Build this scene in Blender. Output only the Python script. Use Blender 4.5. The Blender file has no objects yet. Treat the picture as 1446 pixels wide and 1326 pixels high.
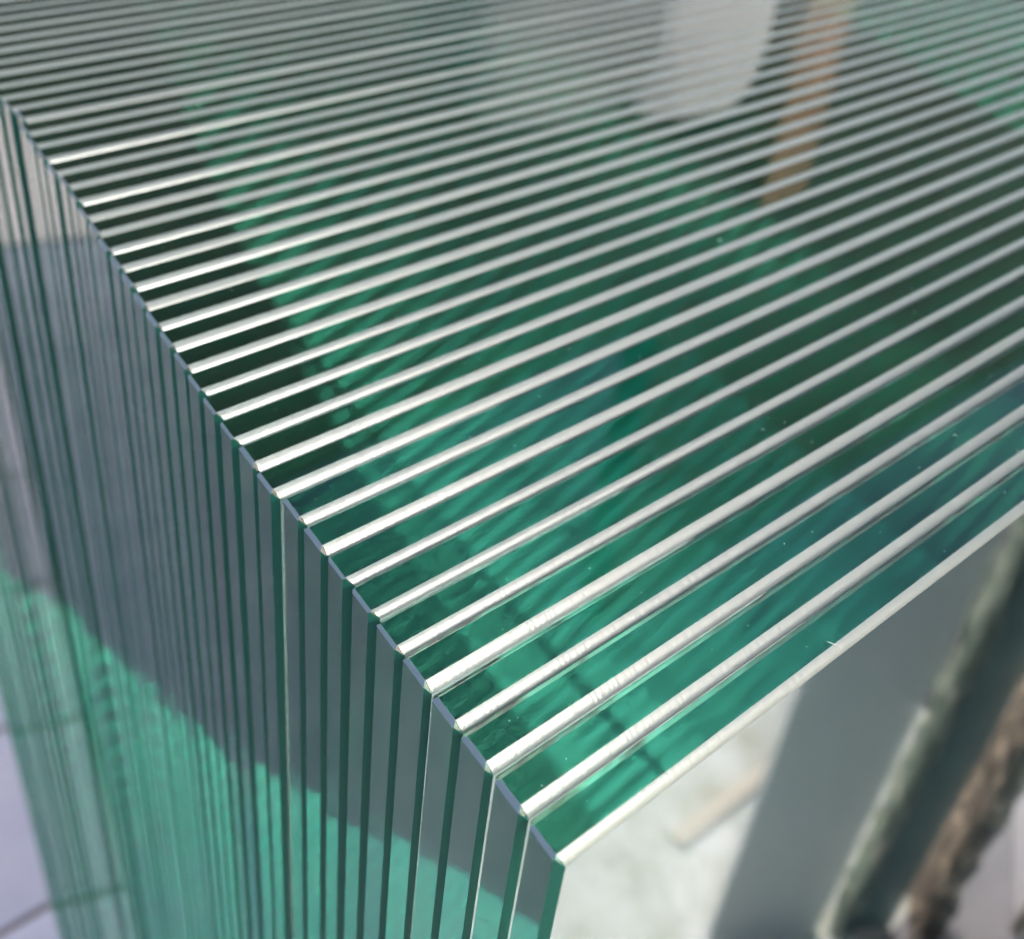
import bpy, bmesh, math, random
from mathutils import Vector, Matrix
random.seed(7)
S = bpy.context.scene
COL = S.collection

# ---------------------------------------------------------------- camera
P = 0.01                      # pitch of the stack, metres per pane
TOP = 1.50                    # height of the top edges above the ground
cam_d = bpy.data.cameras.new('camera')
cam = bpy.data.objects.new('camera', cam_d)
COL.objects.link(cam)
right = Vector((0.736611, -0.668923, 0.099727))
up = Vector((0.356981, 0.509798, 0.782733))
back = Vector((-0.574429, -0.540969, 0.614316))
m = Matrix((right, up, back)).transposed().to_4x4()
m.translation = Vector((-8.9021 * P, -6.3986 * P, TOP + 16.1108 * P))
cam.matrix_world = m
cam_d.sensor_width = 36.0
cam_d.lens = 41.97
cam_d.clip_start = 0.005
cam_d.clip_end = 500
cam_d.dof.use_dof = True
cam_d.dof.focus_distance = 0.225
cam_d.dof.aperture_fstop = 14.5
S.camera = cam

# ---------------------------------------------------------------- light
SUN_DIR = Vector((0.31, -0.765, 0.56)).normalized()      # towards the sun
W = bpy.data.worlds.new('World')
S.world = W
W.use_nodes = True
nt = W.node_tree
nt.nodes.clear()
sky = nt.nodes.new('ShaderNodeTexSky')
sky.sky_type = 'NISHITA'
sky.sun_disc = False
sky.sun_elevation = math.asin(SUN_DIR.z)
sky.sun_rotation = math.atan2(SUN_DIR.x, SUN_DIR.y)
sky.air_density = 1.0
sky.dust_density = 4.0
bg = nt.nodes.new('ShaderNodeBackground')
bg.inputs['Strength'].default_value = 0.15
wo = nt.nodes.new('ShaderNodeOutputWorld')
nt.links.new(sky.outputs[0], bg.inputs[0])
nt.links.new(bg.outputs[0], wo.inputs[0])
sd = bpy.data.lights.new('sun', 'SUN')
sd.energy = 2.0
sd.angle = math.radians(10)
sd.color = (1.0, 0.965, 0.92)
so = bpy.data.objects.new('sun', sd)
so.rotation_euler = SUN_DIR.to_track_quat('Z', 'Y').to_euler()
COL.objects.link(so)
S.view_settings.view_transform = 'Standard'
S.view_settings.look = 'None'
S.view_settings.exposure = 0.82

cy = S.cycles
cy.max_bounces = 140
cy.transmission_bounces = 140
cy.glossy_bounces = 140
cy.diffuse_bounces = 3
cy.transparent_max_bounces = 16
cy.caustics_reflective = True
cy.caustics_refractive = True
cy.blur_glossy = 0.3
cy.sample_clamp_indirect = 12
cy.use_adaptive_sampling = True
cy.adaptive_threshold = 0.07
cy.adaptive_min_samples = 20
cy.time_limit = 800
cy.use_denoising = True
try:
    cy.denoiser = 'OPENIMAGEDENOISE'
    cy.denoising_input_passes = 'RGB_ALBEDO_NORMAL'
except Exception:
    pass

# ---------------------------------------------------------------- helpers
def link(name, me, mats, parent=None, loc=(0, 0, 0)):
    o = bpy.data.objects.new(name, me)
    COL.objects.link(o)
    if not me.materials:
        for k in (mats if isinstance(mats, (list, tuple)) else [mats]):
            me.materials.append(k)
    o.parent = parent
    o.location = loc
    return o

def tag(o, label, cat, group=None):
    o['label'] = label
    o['category'] = cat
    if group:
        o['group'] = group
    return o

def structure(o):
    o['kind'] = 'structure'
    return o

def mat(name):
    mm = bpy.data.materials.new(name)
    mm.use_nodes = True
    t = mm.node_tree
    t.nodes.clear()
    out = t.nodes.new('ShaderNodeOutputMaterial')
    return mm, t, out

def N(t, kind, **kw):
    n = t.nodes.new('ShaderNode' + kind)
    for k, v in kw.items():
        if k in n.inputs:
            n.inputs[k].default_value = v
        else:
            setattr(n, k, v)
    return n

def L(t, a, b):
    t.links.new(a, b)

def rough_mat(name, c1, c2, scale, rough=0.8, bump=0.3, dist=0.004, detail=8, c3=None, stretch=(1, 1, 1)):
    mm, t, out = mat(name)
    tc = N(t, 'TexCoord')
    mp = N(t, 'Mapping')
    mp.inputs['Scale'].default_value = stretch
    L(t, tc.outputs['Object'], mp.inputs['Vector'])
    n1 = N(t, 'TexNoise', Scale=scale, Detail=detail, Roughness=0.65)
    L(t, mp.outputs[0], n1.inputs['Vector'])
    r = N(t, 'ValToRGB')
    r.color_ramp.elements[0].color = (*c1, 1)
    r.color_ramp.elements[1].color = (*c2, 1)
    r.color_ramp.elements[0].position = 0.32
    r.color_ramp.elements[1].position = 0.68
    if c3:
        e = r.color_ramp.elements.new(0.5)
        e.color = (*c3, 1)
    L(t, n1.outputs['Fac'], r.inputs['Fac'])
    b = N(t, 'Bump', Strength=bump, Distance=dist)
    n2 = N(t, 'TexNoise', Scale=scale * 4, Detail=6)
    L(t, mp.outputs[0], n2.inputs['Vector'])
    L(t, n2.outputs['Fac'], b.inputs['Height'])
    p = N(t, 'BsdfPrincipled', Roughness=rough)
    L(t, r.outputs['Color'], p.inputs['Base Color'])
    L(t, b.outputs[0], p.inputs['Normal'])
    L(t, p.outputs[0], out.inputs['Surface'])
    return mm

# ---------------------------------------------------------------- materials
def glass_mat(name, density):
    mm, t, out = mat(name)
    g = N(t, 'BsdfGlass', Roughness=0.0, IOR=1.52, Color=(1, 1, 1, 1))
    L(t, g.outputs[0], out.inputs['Surface'])
    v = N(t, 'VolumeAbsorption', Density=density, Color=(0.12, 0.82, 0.69, 1))
    L(t, v.outputs[0], out.inputs['Volume'])
    return mm

M_GLASS = glass_mat('green_float_glass', 1.8)
M_TOPEDGE = glass_mat('haze_painted_top_edge', 1.8)
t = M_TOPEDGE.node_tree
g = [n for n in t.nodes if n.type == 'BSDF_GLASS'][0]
df = N(t, 'BsdfDiffuse', Color=(0.002, 0.25, 0.15, 1))  # painted green haze lifting the dark edges, imitating glow inside the glass
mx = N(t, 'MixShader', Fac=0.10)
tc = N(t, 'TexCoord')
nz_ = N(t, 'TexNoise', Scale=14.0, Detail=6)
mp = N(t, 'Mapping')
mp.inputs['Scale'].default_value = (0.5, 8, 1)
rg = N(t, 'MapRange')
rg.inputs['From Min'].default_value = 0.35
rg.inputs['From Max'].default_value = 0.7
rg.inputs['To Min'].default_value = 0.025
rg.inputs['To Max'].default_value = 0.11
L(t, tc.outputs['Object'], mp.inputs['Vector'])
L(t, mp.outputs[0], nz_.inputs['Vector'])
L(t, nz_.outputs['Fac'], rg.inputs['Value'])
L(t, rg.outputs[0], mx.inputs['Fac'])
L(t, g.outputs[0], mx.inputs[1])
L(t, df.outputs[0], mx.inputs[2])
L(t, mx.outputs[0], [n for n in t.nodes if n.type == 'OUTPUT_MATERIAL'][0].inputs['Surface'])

def bevel_mat(name, base, rough, ior=1.5):
    mm, t, out = mat(name)
    p = N(t, 'BsdfPrincipled', Roughness=rough, IOR=ior)
    p.inputs['Base Color'].default_value = (*base, 1)
    tc = N(t, 'TexCoord')
    n = N(t, 'TexNoise', Scale=900.0, Detail=3)
    mp = N(t, 'Mapping')
    mp.inputs['Scale'].default_value = (1, 0.15, 0.15)
    L(t, tc.outputs['Object'], mp.inputs['Vector'])
    L(t, mp.outputs[0], n.inputs['Vector'])
    b = N(t, 'Bump', Strength=0.18, Distance=0.0004)
    L(t, n.outputs['Fac'], b.inputs['Height'])
    L(t, b.outputs[0], p.inputs['Normal'])
    L(t, p.outputs[0], out.inputs['Surface'])
    return mm

def frosted_mat(name, base, rough, ior, clear):
    mm = bevel_mat(name, base, rough, ior)
    t = mm.node_tree
    p = [n for n in t.nodes if n.type == 'BSDF_PRINCIPLED'][0]
    out = [n for n in t.nodes if n.type == 'OUTPUT_MATERIAL'][0]
    g = N(t, 'BsdfGlass', Roughness=0.22, IOR=1.5, Color=(0.86, 0.97, 0.94, 1))
    mx = N(t, 'MixShader', Fac=clear)
    L(t, p.inputs['Normal'].links[0].from_socket, g.inputs['Normal'])
    L(t, p.outputs[0], mx.inputs[1])
    L(t, g.outputs[0], mx.inputs[2])
    L(t, mx.outputs[0], out.inputs['Surface'])
    return mm

M_BEVEL = frosted_mat('ground_glass_bevel', (0.19, 0.22, 0.22), 0.28, 1.9, 0.42)
M_EDGE = bevel_mat('polished_end_edge', (0.22, 0.30, 0.36), 0.25)
M_ENDBEVEL = bevel_mat('smooth_end_bevel', (0.010, 0.115, 0.080), 0.5, 1.3)
M_TILE = rough_mat('pale_paving', (0.74, 0.71, 0.84), (0.86, 0.83, 0.93), 9, 0.7, 0.25, 0.002)
M_JOINT = rough_mat('paving_joint', (0.26, 0.21, 0.19), (0.36, 0.30, 0.28), 40, 0.95, 0.4, 0.002)
M_ASPHALT = rough_mat('grey_asphalt', (0.045, 0.045, 0.055), (0.075, 0.075, 0.088), 60, 0.9, 0.5, 0.003)
M_TIMBER = rough_mat('runner_timber', (0.22, 0.20, 0.16), (0.42, 0.38, 0.31), 30, 0.8, 0.3, 0.002, stretch=(0.1, 1, 1))

t = M_TILE.node_tree
p = [n for n in t.nodes if n.type == 'BSDF_PRINCIPLED'][0]
src = p.inputs['Base Color'].links[0].from_socket
oi = N(t, 'ObjectInfo')
hs = N(t, 'HueSaturation')
mr = N(t, 'MapRange')
mr.inputs['To Min'].default_value = 0.82
mr.inputs['To Max'].default_value = 1.06
L(t, oi.outputs['Random'], mr.inputs['Value'])
L(t, mr.outputs[0], hs.inputs['Value'])
L(t, src, hs.inputs['Color'])
L(t, hs.outputs[0], p.inputs['Base Color'])

# ---------------------------------------------------------------- ground
def sheet(name, x0, x1, y0, y1, z, mm):
    me = bpy.data.meshes.new(name)
    me.from_pydata([(x0, y0, z), (x1, y0, z), (x1, y1, z), (x0, y1, z)], [], [(0, 1, 2, 3)])
    return structure(link(name, me, mm))

sheet('ground', -150, 150, -150, 150, -0.02, M_ASPHALT)
sheet('pavement', 0.02, 1.78, 0.61, 3.09, -0.006, M_JOINT)

M_APRON = rough_mat('pale_concrete', (0.32, 0.31, 0.25), (0.60, 0.60, 0.60), 8, 0.8, 0.3, 0.003, c3=(0.47, 0.48, 0.45))
M_BLUE = rough_mat('blue_grey_concrete', (0.31, 0.35, 0.44), (0.40, 0.44, 0.53), 7, 0.8, 0.2, 0.002)
sheet('concrete_yard', -3.2, 0.016, -0.179, 3.09, -0.005, M_BLUE)
sheet('concrete_apron', -1.40, 1.62, -2.2, -0.182, -0.003, M_APRON)

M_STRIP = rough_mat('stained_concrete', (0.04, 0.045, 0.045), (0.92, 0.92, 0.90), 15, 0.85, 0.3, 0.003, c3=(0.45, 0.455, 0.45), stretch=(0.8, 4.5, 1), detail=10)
M_PAD = rough_mat('shade_lifted_concrete', (0.16, 0.17, 0.165), (0.92, 0.92, 0.90), 15, 0.85, 0.3, 0.003, c3=(0.78, 0.785, 0.77), stretch=(0.8, 4.5, 1), detail=10)  # paler copy of the strip concrete, brightening ground the sheets shade
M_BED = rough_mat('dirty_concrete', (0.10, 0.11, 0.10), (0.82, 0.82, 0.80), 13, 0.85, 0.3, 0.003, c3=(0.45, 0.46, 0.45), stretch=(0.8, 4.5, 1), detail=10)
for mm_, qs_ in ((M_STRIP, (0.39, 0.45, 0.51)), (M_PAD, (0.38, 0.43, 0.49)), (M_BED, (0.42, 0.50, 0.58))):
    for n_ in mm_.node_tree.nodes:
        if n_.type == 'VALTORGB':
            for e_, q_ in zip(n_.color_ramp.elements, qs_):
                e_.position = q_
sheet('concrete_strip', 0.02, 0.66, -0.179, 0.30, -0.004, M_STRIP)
sheet('shade_lifted_pad', 0.663, 1.06, -0.179, 0.0, 0.002, M_PAD)
sheet('shade_lifted_bed', 0.663, 1.95, 0.001, 0.62, 0.006, M_PAD)  # colour lightened here too, for the unlit ground further right
M_LAV = rough_mat('lavender_concrete', (0.15, 0.145, 0.165), (0.21, 0.205, 0.225), 12, 0.8, 0.2, 0.002)
sheet('concrete_pad', 1.064, 1.95, -0.179, -0.002, -0.004, M_LAV)
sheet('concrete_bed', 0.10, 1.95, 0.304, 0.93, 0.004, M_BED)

# ---------------------------------------------------------------- glass panes
LEN, HGT, THK = 2.02, TOP - 0.10, 0.00972
CH = 0.0021                      # arris leg along the top
CV = 0.0016                      # arris leg along the upright ends
CS = 0.0003                      # arris leg at the foot and the far end
CE = 0.0007                      # arris leg where top meets end

def poly_box(lx, ly, lz, cuts):
    bm = bmesh.new()
    bmesh.ops.create_cube(bm, size=1.0)
    for v in bm.verts:
        v.co = Vector(((v.co.x + .5) * lx, (v.co.y + .5) * ly, (v.co.z - .5) * lz))
    for co, no in cuts:
        geom = bm.verts[:] + bm.edges[:] + bm.faces[:]
        res = bmesh.ops.bisect_plane(bm, geom=geom, dist=1e-7, plane_co=co, plane_no=Vector(no).normalized(), clear_outer=True)
        edges = [e for e in res['geom_cut'] if isinstance(e, bmesh.types.BMEdge)]
        bmesh.ops.holes_fill(bm, edges=[e for e in bm.edges if e.is_boundary], sides=0)
    bmesh.ops.recalc_face_normals(bm, faces=bm.faces)
    return bm

def pane_bm():
    cuts = [((0, CH, 0), (0, -1, 1)), ((0, THK - CH, 0), (0, 1, 1)),
            ((0, CV, 0), (-1, -1, 0)), ((0, THK - CV, 0), (-1, 1, 0)),
            ((LEN, CS, 0), (1, -1, 0)), ((LEN, THK - CS, 0), (1, 1, 0)),
            ((CE, 0, 0), (-1, 0, 1)), ((LEN - CE, 0, 0), (1, 0, 1)),
            ((0, CS, -HGT), (0, -1, -1)), ((0, THK - CS, -HGT), (0, 1, -1))]
    return poly_box(LEN, THK, HGT, cuts)

SH = 0.15                       # the left ends run slightly out of square
def shear(p):
    return Vector((p.x + SH * p.y * (1 - p.x / LEN), p.y, p.z))

def build_body():
    bm = pane_bm()
    strips.clear()
    for f in bm.faces:
        n = f.normal
        for key, d in (('front_top', (0, -1, 1)), ('end_top', (-1, 0, 1)), ('front_end', (-1, -1, 0))):
            if n.dot(Vector(d).normalized()) > 0.99:
                strips[key] = [shear(v.co) for v in f.verts], n.copy()
    for v in bm.verts:
        v.co = shear(v.co)
    for f in bm.faces:
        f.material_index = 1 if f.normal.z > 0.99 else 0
    me = bpy.data.meshes.new('glass_pane')
    bm.to_mesh(me)
    bm.free()
    return me

strips = {}

def strip_mesh(name, key):
    pts, n = strips[key]
    k = len(pts)
    lo = [p + n * 0.00003 for p in pts]
    hi = [p + n * 0.00012 for p in pts]
    faces = [tuple(range(k, 2 * k)), tuple(range(k - 1, -1, -1))]
    faces += [(i, (i + 1) % k, k + (i + 1) % k, k + i) for i in range(k)]
    me = bpy.data.meshes.new(name)
    me.from_pydata(lo + hi, [], faces)
    return me


def round_bevel_mesh(name, half=15.0, seg=7):
    """the ground arris along the top: a shallow convex round between top and face"""
    pts, n = strips['front_top']
    zt = max(p.z for p in pts)
    zb = min(p.z for p in pts)
    top = [p for p in pts if p.z > zt - 1e-6]
    bot = [p for p in pts if p.z < zb + 1e-6]
    xt0, xt1 = min(p.x for p in top), max(p.x for p in top)
    xb0, xb1 = min(p.x for p in bot), max(p.x for p in bot)
    chord = CH * math.sqrt(2)
    R_ = chord / 2 / math.sin(math.radians(half))
    vs, fs = [], []
    for k in range(seg + 1):
        a = math.radians(-half + 2 * half * k / seg)
        t = 0.5 + R_ * math.sin(a) / chord                  # 0 at the face, 1 at the top
        h = R_ * (math.cos(a) - math.cos(math.radians(half))) + 0.00004
        y = CH * t - h * 0.70711
        z = -CH * (1 - t) + h * 0.70711
        vs += [(xb0 + (xt0 - xb0) * t, y, z), (xb1 + (xt1 - xb1) * t, y, z)]
    for k in range(seg):
        fs.append((2 * k, 2 * k + 1, 2 * k + 3, 2 * k + 2))
    smooth = len(fs)
    base = len(vs)
    vs += vs[:]
    fs.append((base, base + 2 * seg, base + 2 * seg + 1, base + 1))
    fs.append(tuple(base + 2 * k for k in range(seg, -1, -1))[::-1])
    fs.append(tuple(base + 2 * k + 1 for k in range(seg, -1, -1)))
    me = bpy.data.meshes.new(name)
    me.from_pydata(vs, [], fs)
    for k, p in enumerate(me.polygons):
        p.use_smooth = k < smooth
    b3 = bmesh.new()
    b3.from_mesh(me)
    b3.to_mesh(me)
    b3.free()
    return me

VARIANTS = []
for CH, CV, CE, hf, LEN in ((0.0018, 0.0016, 0.0007, 15, 2.02), (0.0020, 0.0014, 0.0009, 12, 2.027), (0.0016, 0.0018, 0.0006, 19, 2.012),
                            (0.0019, 0.0012, 0.0008, 10, 2.036), (0.0017, 0.0019, 0.0005, 17, 2.005), (0.0019, 0.0016, 0.0007, 14, 2.032),
                            (0.0018, 0.0015, 0.0006, 13, 2.016), (0.0017, 0.0017, 0.0008, 18, 1.995)):
    body = build_body()
    VARIANTS.append((body, round_bevel_mesh('ground_bevel', hf), strip_mesh('edge_bevel', 'end_top'), strip_mesh('end_bevel', 'front_end')))

def ordinal(n):
    if 10 <= n % 100 <= 20:
        return '%dth' % n
    return '%d%s' % (n, {1: 'st', 2: 'nd', 3: 'rd'}.get(n % 10, 'th'))

XO = [0.09, 0.22, 0.34, 0.52, 0.69, 0.83, 0.96, 1.09, 1.19, 1.31, 1.48, 1.66, 1.80, 1.96,
      2.15, 2.36, 2.57, 2.75, 2.96, 3.16, 3.34, 3.55, 3.77]
for k in range(1, 10):                   # no pane stands proud of the one before it
    XO[k] = max(XO[k], XO[k - 1] + 0.152)
NP = 87
for i in range(NP):
    x = XO[i] if i < len(XO) else XO[-1] + 0.18 * (i - len(XO) + 1)
    if i >= len(XO):
        x += random.uniform(-1, 1) * (0.06 if i < 30 else 0.16)
    z = TOP + random.uniform(-0.00022, 0.00022)
    ME_PANE, ME_TOPBEV, ME_EDGEBEV, ME_ENDBEV = VARIANTS[0] if i == 0 else random.choice(VARIANTS)
    x += random.uniform(-0.006, 0.006) if 0 < i < 10 else random.uniform(-0.02, 0.02) if 0 < i < 23 else 0
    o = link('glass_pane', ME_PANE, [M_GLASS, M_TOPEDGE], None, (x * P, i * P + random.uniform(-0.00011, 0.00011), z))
    if i == 0:
        lab = 'foremost clear green glass pane, its whole front face showing at the near corner'
    elif i == NP - 1:
        lab = 'rearmost glass pane, its pale blurred end bordering the floor at far left'
    else:
        lab = 'upright clear glass pane with dark green polished edge, %s counting back from the front' % ordinal(i + 1)
    tag(o, lab, 'glass pane', 'glass panes stacked upright face to face')
    link('ground_bevel', ME_TOPBEV, M_BEVEL, o)
    link('edge_bevel', ME_EDGEBEV, M_EDGE, o)
    link('end_bevel', ME_ENDBEV, M_ENDBEVEL, o)

# ---------------------------------------------------------------- timber runners under the stack
for x, w, rz, where in ((0.612, 0.13, -0.363, 'left'), (1.36, 0.10, 0.0, 'right')):
    me = bpy.data.meshes.new('timber_runner')
    b2 = bmesh.new()
    bmesh.ops.create_cube(b2, size=1.0)
    for v in b2.verts:
        v.co = Vector((v.co.x * w, v.co.y * 1.0, v.co.z * 0.0915))
    bmesh.ops.bevel(b2, geom=b2.edges[:], offset=0.004, segments=2, affect='EDGES')
    b2.to_mesh(me)
    b2.free()
    o = link('timber_runner', me, M_TIMBER, None, (x, 0.44, 0.0535))
    o.rotation_euler.z = rz
    tag(o, 'wooden runner carrying the foot of the glass stack, the %s one' % where, 'timber', 'timber runners below the glass')

# ---------------------------------------------------------------- paving slabs
import itertools
def slab_mesh(lx, ly):
    me = bpy.data.meshes.new('paving_slab')
    b2 = bmesh.new()
    bmesh.ops.create_cube(b2, size=1.0)
    for v in b2.verts:
        v.co = Vector((v.co.x * lx, v.co.y * ly, v.co.z * 0.03 - 0.015))
    bmesh.ops.bevel(b2, geom=[e for e in b2.edges if all(v.co.z > -0.001 for v in e.verts)], offset=0.002, segments=1, affect='EDGES')
    b2.to_mesh(me)
    b2.free()
    return me
SL = slab_mesh(0.792, 0.339)
pav = bpy.data.objects['pavement']
for r in range(-1, 6):
    for c in range(0, 2):
        cx = 0.42 + 0.8 * c 
        o = link('paving_slab', SL, M_TILE, pav, (cx, 1.025 + 0.352 * r + 0.176, random.uniform(-0.0006, 0.0006)))

# ---------------------------------------------------------------- surroundings the glass mirrors
def block(name, lx, ly, lz, mm, loc, rotz=0, bev=0.004, parent=None):
    me = bpy.data.meshes.new(name)
    b2 = bmesh.new()
    bmesh.ops.create_cube(b2, size=1.0)
    for v in b2.verts:
        v.co = Vector((v.co.x * lx, v.co.y * ly, (v.co.z + 0.5) * lz))
    if bev:
        bmesh.ops.bevel(b2, geom=b2.edges[:], offset=bev, segments=2, affect='EDGES')
    b2.to_mesh(me)
    b2.free()
    o = link(name, me, mm, parent, loc)
    o.rotation_euler.z = rotz
    return o

M_WALL = rough_mat('dark_render', (0.035, 0.032, 0.028), (0.065, 0.058, 0.05), 3, 0.9, 0.3, 0.004)
M_BOUNCE = rough_mat('bounce_white', (0.62, 0.60, 0.60), (0.74, 0.72, 0.72), 4, 0.9, 0.2, 0.003)  # pale reflector colour, added to bounce sunlight onto the shaded floor
M_STONE = rough_mat('grey_stone', (0.16, 0.17, 0.16), (0.30, 0.31, 0.29), 40, 0.9, 0.4, 0.003)
M_SHEET = rough_mat('grey_painted_sheet', (0.52, 0.57, 0.56), (0.60, 0.64, 0.63), 4, 0.5, 0.05, 0.002)
M_SHEET2 = rough_mat('lavender_grey_sheet', (0.26, 0.25, 0.28), (0.31, 0.30, 0.33), 4, 0.5, 0.05, 0.002)
M_TEAL = rough_mat('dark_teal_paint', (0.12, 0.22, 0.24), (0.17, 0.28, 0.29), 7, 0.5, 0.05, 0.002)
M_WHITE = rough_mat('bundle_glow_white', (0.74, 0.73, 0.74), (0.84, 0.83, 0.84), 5, 0.6, 0.05, 0.002)
M_GREYB = rough_mat('bundle_haze_grey', (0.17, 0.18, 0.18), (0.23, 0.24, 0.24), 5, 0.6, 0.05, 0.002)
M_TAN = rough_mat('raw_timber', (0.16, 0.085, 0.05), (0.60, 0.34, 0.20), 14, 0.7, 0.2, 0.002, stretch=(1, 1, 0.08))
M_BARK = rough_mat('weathered_wood', (0.022, 0.016, 0.013), (0.56, 0.45, 0.34), 34, 0.9, 0.8, 0.01, c3=(0.085, 0.062, 0.048), stretch=(1, 1, 0.4))
M_GHOST = rough_mat('ghost_wood', (0.05, 0.07, 0.06), (0.36, 0.34, 0.28), 24, 0.9, 0.8, 0.01, c3=(0.13, 0.17, 0.135), stretch=(1, 1, 0.4))
M_LATH = rough_mat('pale_lath', (0.48, 0.43, 0.36), (0.60, 0.55, 0.47), 20, 0.8, 0.2, 0.002, stretch=(0.1, 1, 1))
M_PAPER = rough_mat('crumpled_paper', (0.70, 0.72, 0.68), (0.80, 0.82, 0.78), 20, 0.8, 0.1, 0.002)

wall = bpy.data.objects.new('workshop_wall', None)
COL.objects.link(wall)
wall.location = (2, 3.2, 0)
tag(wall, 'dark rendered wall with added light-bouncing pale base, mirrored dimly along the top edges', 'wall')
block('wall_panel', 8.43, 0.2, 2.4, M_WALL, (-2.785, 0, 2.003), parent=wall)
block('bounce_base', 8.43, 0.22, 2.0, M_BOUNCE, (-2.785, 0, 0), parent=wall)
block('wall_panel', 7.6, 0.2, 4.6, M_WALL, (6.02, 0, 2.003), parent=wall)  # raised above the left panel to keep sky off the top edges
block('bounce_base', 7.6, 0.22, 2.0, M_BOUNCE, (6.02, 0, 0), parent=wall)
block('wall_panel', 0.786, 0.2, 2.4, M_WALL, (1.825, 0, 2.003), parent=wall)
block('bounce_base', 0.786, 0.22, 2.0, M_BOUNCE, (1.825, 0, 0), parent=wall)

def arch(name, w, d, h, mm, loc, lean=0.0, rx=0.45, rz=0.30):
    """an added sack-like bundle standing on the ground: straight sides, rounded shoulders"""
    me = bpy.data.meshes.new(name)
    b2 = bmesh.new()
    rows, nz, na = [], 40, 28
    for k in range(nz + 1):
        z = h * k / nz
        q = max(0.0, (z - (h - w * rz)) / (w * rz))
        sc = math.sqrt(max(0.0004, 1 - q * q)) * rx + (1 - rx) * (1 - q ** 4 * 0.995)
        row = []
        for a_ in range(na):
            t_ = 2 * math.pi * a_ / na
            c_, s_ = math.cos(t_), math.sin(t_)
            g = 1 + 0.05 * math.sin(3 * t_ + z * 4) + 0.03 * math.sin(7 * t_ - z * 9)
            row.append(b2.verts.new((c_ * w / 2 * sc * g + lean * z, s_ * d / 2 * sc * g, z)))
        rows.append(row)
    for k in range(nz):
        for a_ in range(na):
            b2.faces.new((rows[k][a_], rows[k][(a_ + 1) % na], rows[k + 1][(a_ + 1) % na], rows[k + 1][a_]))
    b2.faces.new(rows[-1])
    b2.faces.new(rows[0][::-1])
    for f in b2.faces:
        f.smooth = True
    b2.to_mesh(me)
    b2.free()
    return link(name, me, mm, None, loc)

tag(arch('glow_bundle', 0.70, 0.35, 3.12, M_WHITE, (3.70, 2.80, 0)), 'tall white bundle added by the wall to give the pale glow mirrored at top centre', 'bundle')  # unseen bundle added to stand in for a bright gap of sky
tag(arch('glow_bundle', 0.95, 0.30, 3.05, M_GREYB, (3.05, 2.86, 0)), 'tall dull grey bundle added left of the white one to give a faint mirrored haze', 'bundle')  # added beside it so the mirrored glow fades leftwards
from mathutils import noise
def rough_plank(name, lx, ly, lz, mm, loc, rotz, seed, parent=None, rel=0.008):
    """a plank standing on end, weathered: the section wanders and the face is broken up"""
    me = bpy.data.meshes.new(name)
    b2 = bmesh.new()
    nz = int(lz / 0.012)
    sec = [(-.5 + k / 9, -.5) for k in range(10)] + [(.5, -.2), (.5, .2)] + [(.5 - k / 9, .5) for k in range(10)] + [(-.5, .2), (-.5, -.2)]
    rows = []
    for k in range(nz + 1):
        z = lz * k / nz
        e = 0.10 * noise.noise(Vector((seed, 3.1, z * 9))) + 0.07 * noise.noise(Vector((seed, 7.7, z * 31)))
        row = []
        for u, v in sec:
            h = noise.noise(Vector((u * 6 * lx / 0.1, v * 3 + seed, z * 16))) + 0.6 * noise.noise(Vector((u * 14 * lx / 0.1, seed, z * 45)))
            x = u * lx + (e * lx if u < 0 else 0.0)
            y = v * ly + (1 if v > 0 else -1) * rel * h
            row.append(b2.verts.new((x, y, z)))
        rows.append(row)
    n = len(sec)
    for k in range(nz):
        for a in range(n):
            b2.faces.new((rows[k][a], rows[k][(a + 1) % n], rows[k + 1][(a + 1) % n], rows[k + 1][a]))
    b2.faces.new(rows[-1])
    b2.faces.new(rows[0][::-1])
    bmesh.ops.recalc_face_normals(b2, faces=b2.faces)
    b2.to_mesh(me)
    b2.free()
    o = link(name, me, mm, parent, loc)
    o.rotation_euler.z = rotz
    return o

shed = bpy.data.objects.new('sky_block_shed', None)  # unseen shed added to keep bright sky out of the right bevels
COL.objects.link(shed)
shed.location = (4.6, -2.35, 0)
shed.rotation_euler.z = math.radians(62)
tag(shed, 'dark shed added some metres off to block sky, a dim band in the right bevels', 'shed')
block('wall', 1.9, 1.6, 3.4, M_WALL, (0, -0.8, 0), parent=shed)
block('roof', 2.1, 1.8, 0.12, M_ASPHALT, (0, -0.8, 3.402), parent=shed)
block('door', 0.8, 0.05, 2.0, M_TEAL, (0.2, 0.027, 0.02), parent=shed)

tag(rough_plank('timber_post', 0.34, 0.14, 3.6, M_TAN, (4.38, 2.75, 0), 0.0, 9.2), 'tan timber post, the orange brown streak mirrored right of the pale glow', 'post')

# a line of upright sheets and planks standing in front of the right end of the stack
QA, QF = Vector((0.93, -0.36, 0)), Vector((1.42, -0.02, 0))
QL = (QF - QA).length
QANG = math.atan2(QF.y - QA.y, QF.x - QA.x)
def upright(t0, t1):
    return QA + (QF - QA) * ((t0 + t1) / 2), (t1 - t0) * QL
c, w = upright(0.0, 0.295)
tag(block('steel_sheet', w, 0.012, 1.58, M_SHEET, c, QANG, 0.002), 'grey painted sheet standing upright, the broad grey band mirrored in the front pane', 'sheet')
c, w = upright(0.30, 0.40)
tag(rough_plank('ghost_plank', 0.085, 0.014, 1.6, M_GHOST, c, math.radians(150), 2.3), 'plank added as a stand-in for the blurred greenish ghost left of the brown one', 'plank')  # separate plank imitating a second, blurred reflection of the brown plank
c, w = upright(0.375, 0.50)
tag(block('teal_board', w, 0.012, 1.55, M_TEAL, c, QANG, 0.002), 'narrow dark teal board upright between the two rough planks', 'board')
c, w = upright(0.485, 0.665)
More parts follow.
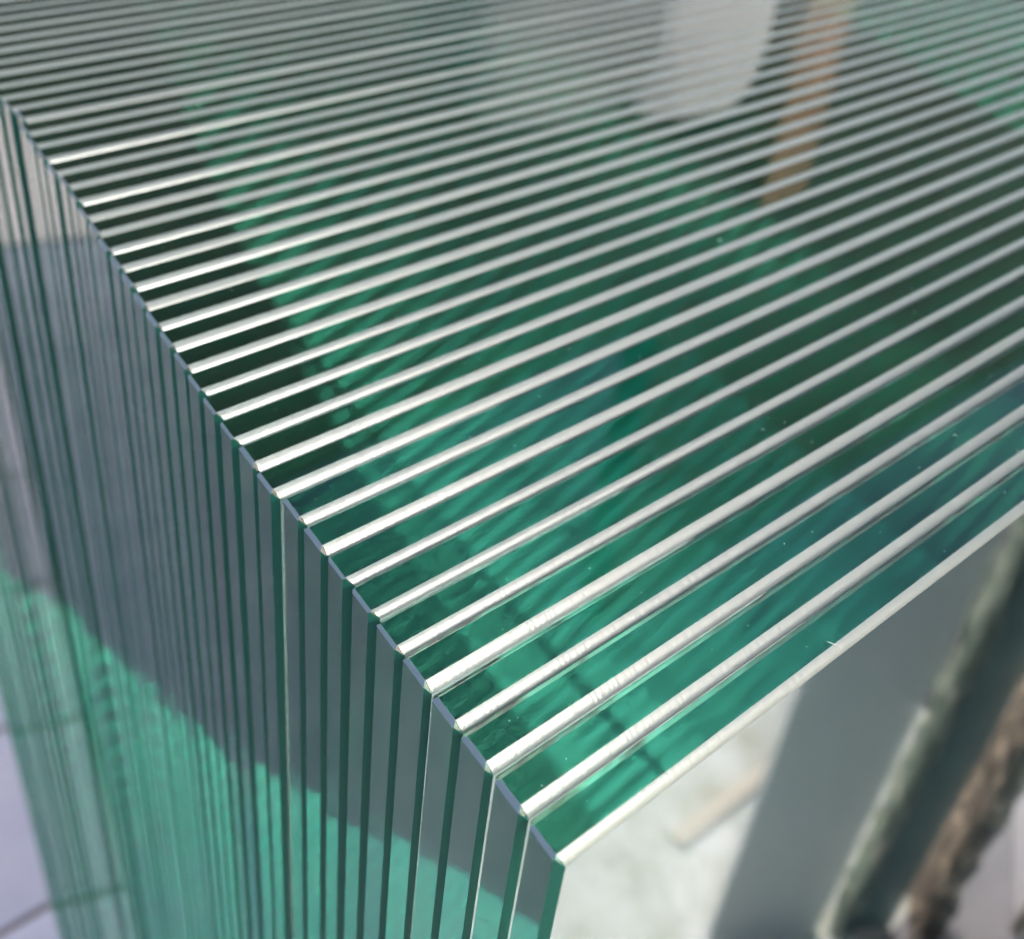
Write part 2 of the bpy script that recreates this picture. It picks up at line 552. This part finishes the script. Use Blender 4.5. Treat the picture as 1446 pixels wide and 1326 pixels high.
tag(rough_plank('weathered_plank', 0.15, 0.024, 1.6, M_BARK, c, math.radians(150), 5.1), 'rough brown weathered plank on end, mirrored sharply at lower right', 'plank')
tag(block('steel_sheet', 0.36, 0.012, 1.56, M_SHEET2, (1.30 + 0.156, -0.03 - 0.09, 0), math.radians(150), 0.002), 'lavender grey sheet standing upright right of the rough brown plank', 'sheet')

o = block('wooden_lath', 0.5, 0.03, 0.006, M_LATH, (1.27, -0.50, -0.002), 0.01, 0.002)
tag(o, 'pale wooden lath lying on the concrete, a beige streak mirrored near the corner', 'lath')
def crumple(name, r, mm, loc, seed, flat=0.5):
    me = bpy.data.meshes.new(name)
    b2 = bmesh.new()
    bmesh.ops.create_icosphere(b2, subdivisions=4, radius=r)
    for v in b2.verts:
        q = v.co / r
        d = 1 + 0.5 * noise.noise(q * 2.2 + Vector((seed, 0, 0))) + 0.25 * abs(noise.noise(q * 6 + Vector((0, seed, 0))))
        v.co = Vector((v.co.x * d, v.co.y * d, max(-r * flat * .6, v.co.z * d * flat)))
    b2.to_mesh(me)
    b2.free()
    return link(name, me, mm, None, (loc[0], loc[1], loc[2] + r * flat * .6))
pp = crumple('crumpled_paper', 0.05, M_PAPER, (1.06, -0.20, -0.002), 1.0, 0.5)
pp.scale = (1.0, 0.6, 0.7)
pp.rotation_euler.z = 0.8
tag(pp, 'crumpled white paper on the ground at the foot of the ghost plank', 'paper')
tag(crumple('black_pebble', 0.012, M_ASPHALT, (0.212, 0.895, -0.001), 6.0, 0.8), 'small black pebble on the pale paving at the lower left', 'pebble')

# ---------------------------------------------------------------- dust and lint on the top of the stack
M_DUST = rough_mat('pale_dust', (0.6, 0.62, 0.62), (0.8, 0.8, 0.8), 50, 0.9, 0.0)
rd = random.Random(3)
vs, fs = [], []
for k in range(260):
    i = int(rd.random() ** 1.5 * 34)
    px = (XO[i] if i < len(XO) else XO[-1] + 0.18 * (i - 22)) * P + rd.uniform(0.004, 0.34)
    py = i * P + rd.uniform(CH + 0.0002, THK - CH)
    r = rd.choice((0.00005, 0.00006, 0.00008, 0.00012))
    st = 1.0 if rd.random() < 0.9 else rd.uniform(6, 12)
    a = rd.uniform(0, 3.14)
    b = len(vs)
    for u, v, w in ((1, 0, 0), (-1, 0, 0), (0, 1, 0), (0, -1, 0), (0, 0, 1), (0, 0, -0.9)):
        u *= st
        vs.append((px + r * (u * math.cos(a) - v * math.sin(a)), py + r * (u * math.sin(a) + v * math.cos(a)), TOP + 0.0002 + r + r * w))
    for f3 in ((0, 2, 4), (2, 1, 4), (1, 3, 4), (3, 0, 4), (2, 0, 5), (1, 2, 5), (3, 1, 5), (0, 3, 5)):
        fs.append(tuple(b + q for q in f3))
me = bpy.data.meshes.new('dust')
me.from_pydata(vs, [], fs)
o = link('dust', me, M_DUST)
o['kind'] = 'stuff'
o['label'] = 'tiny pale dust specks and lint on the polished top edges'
o['category'] = 'dust'
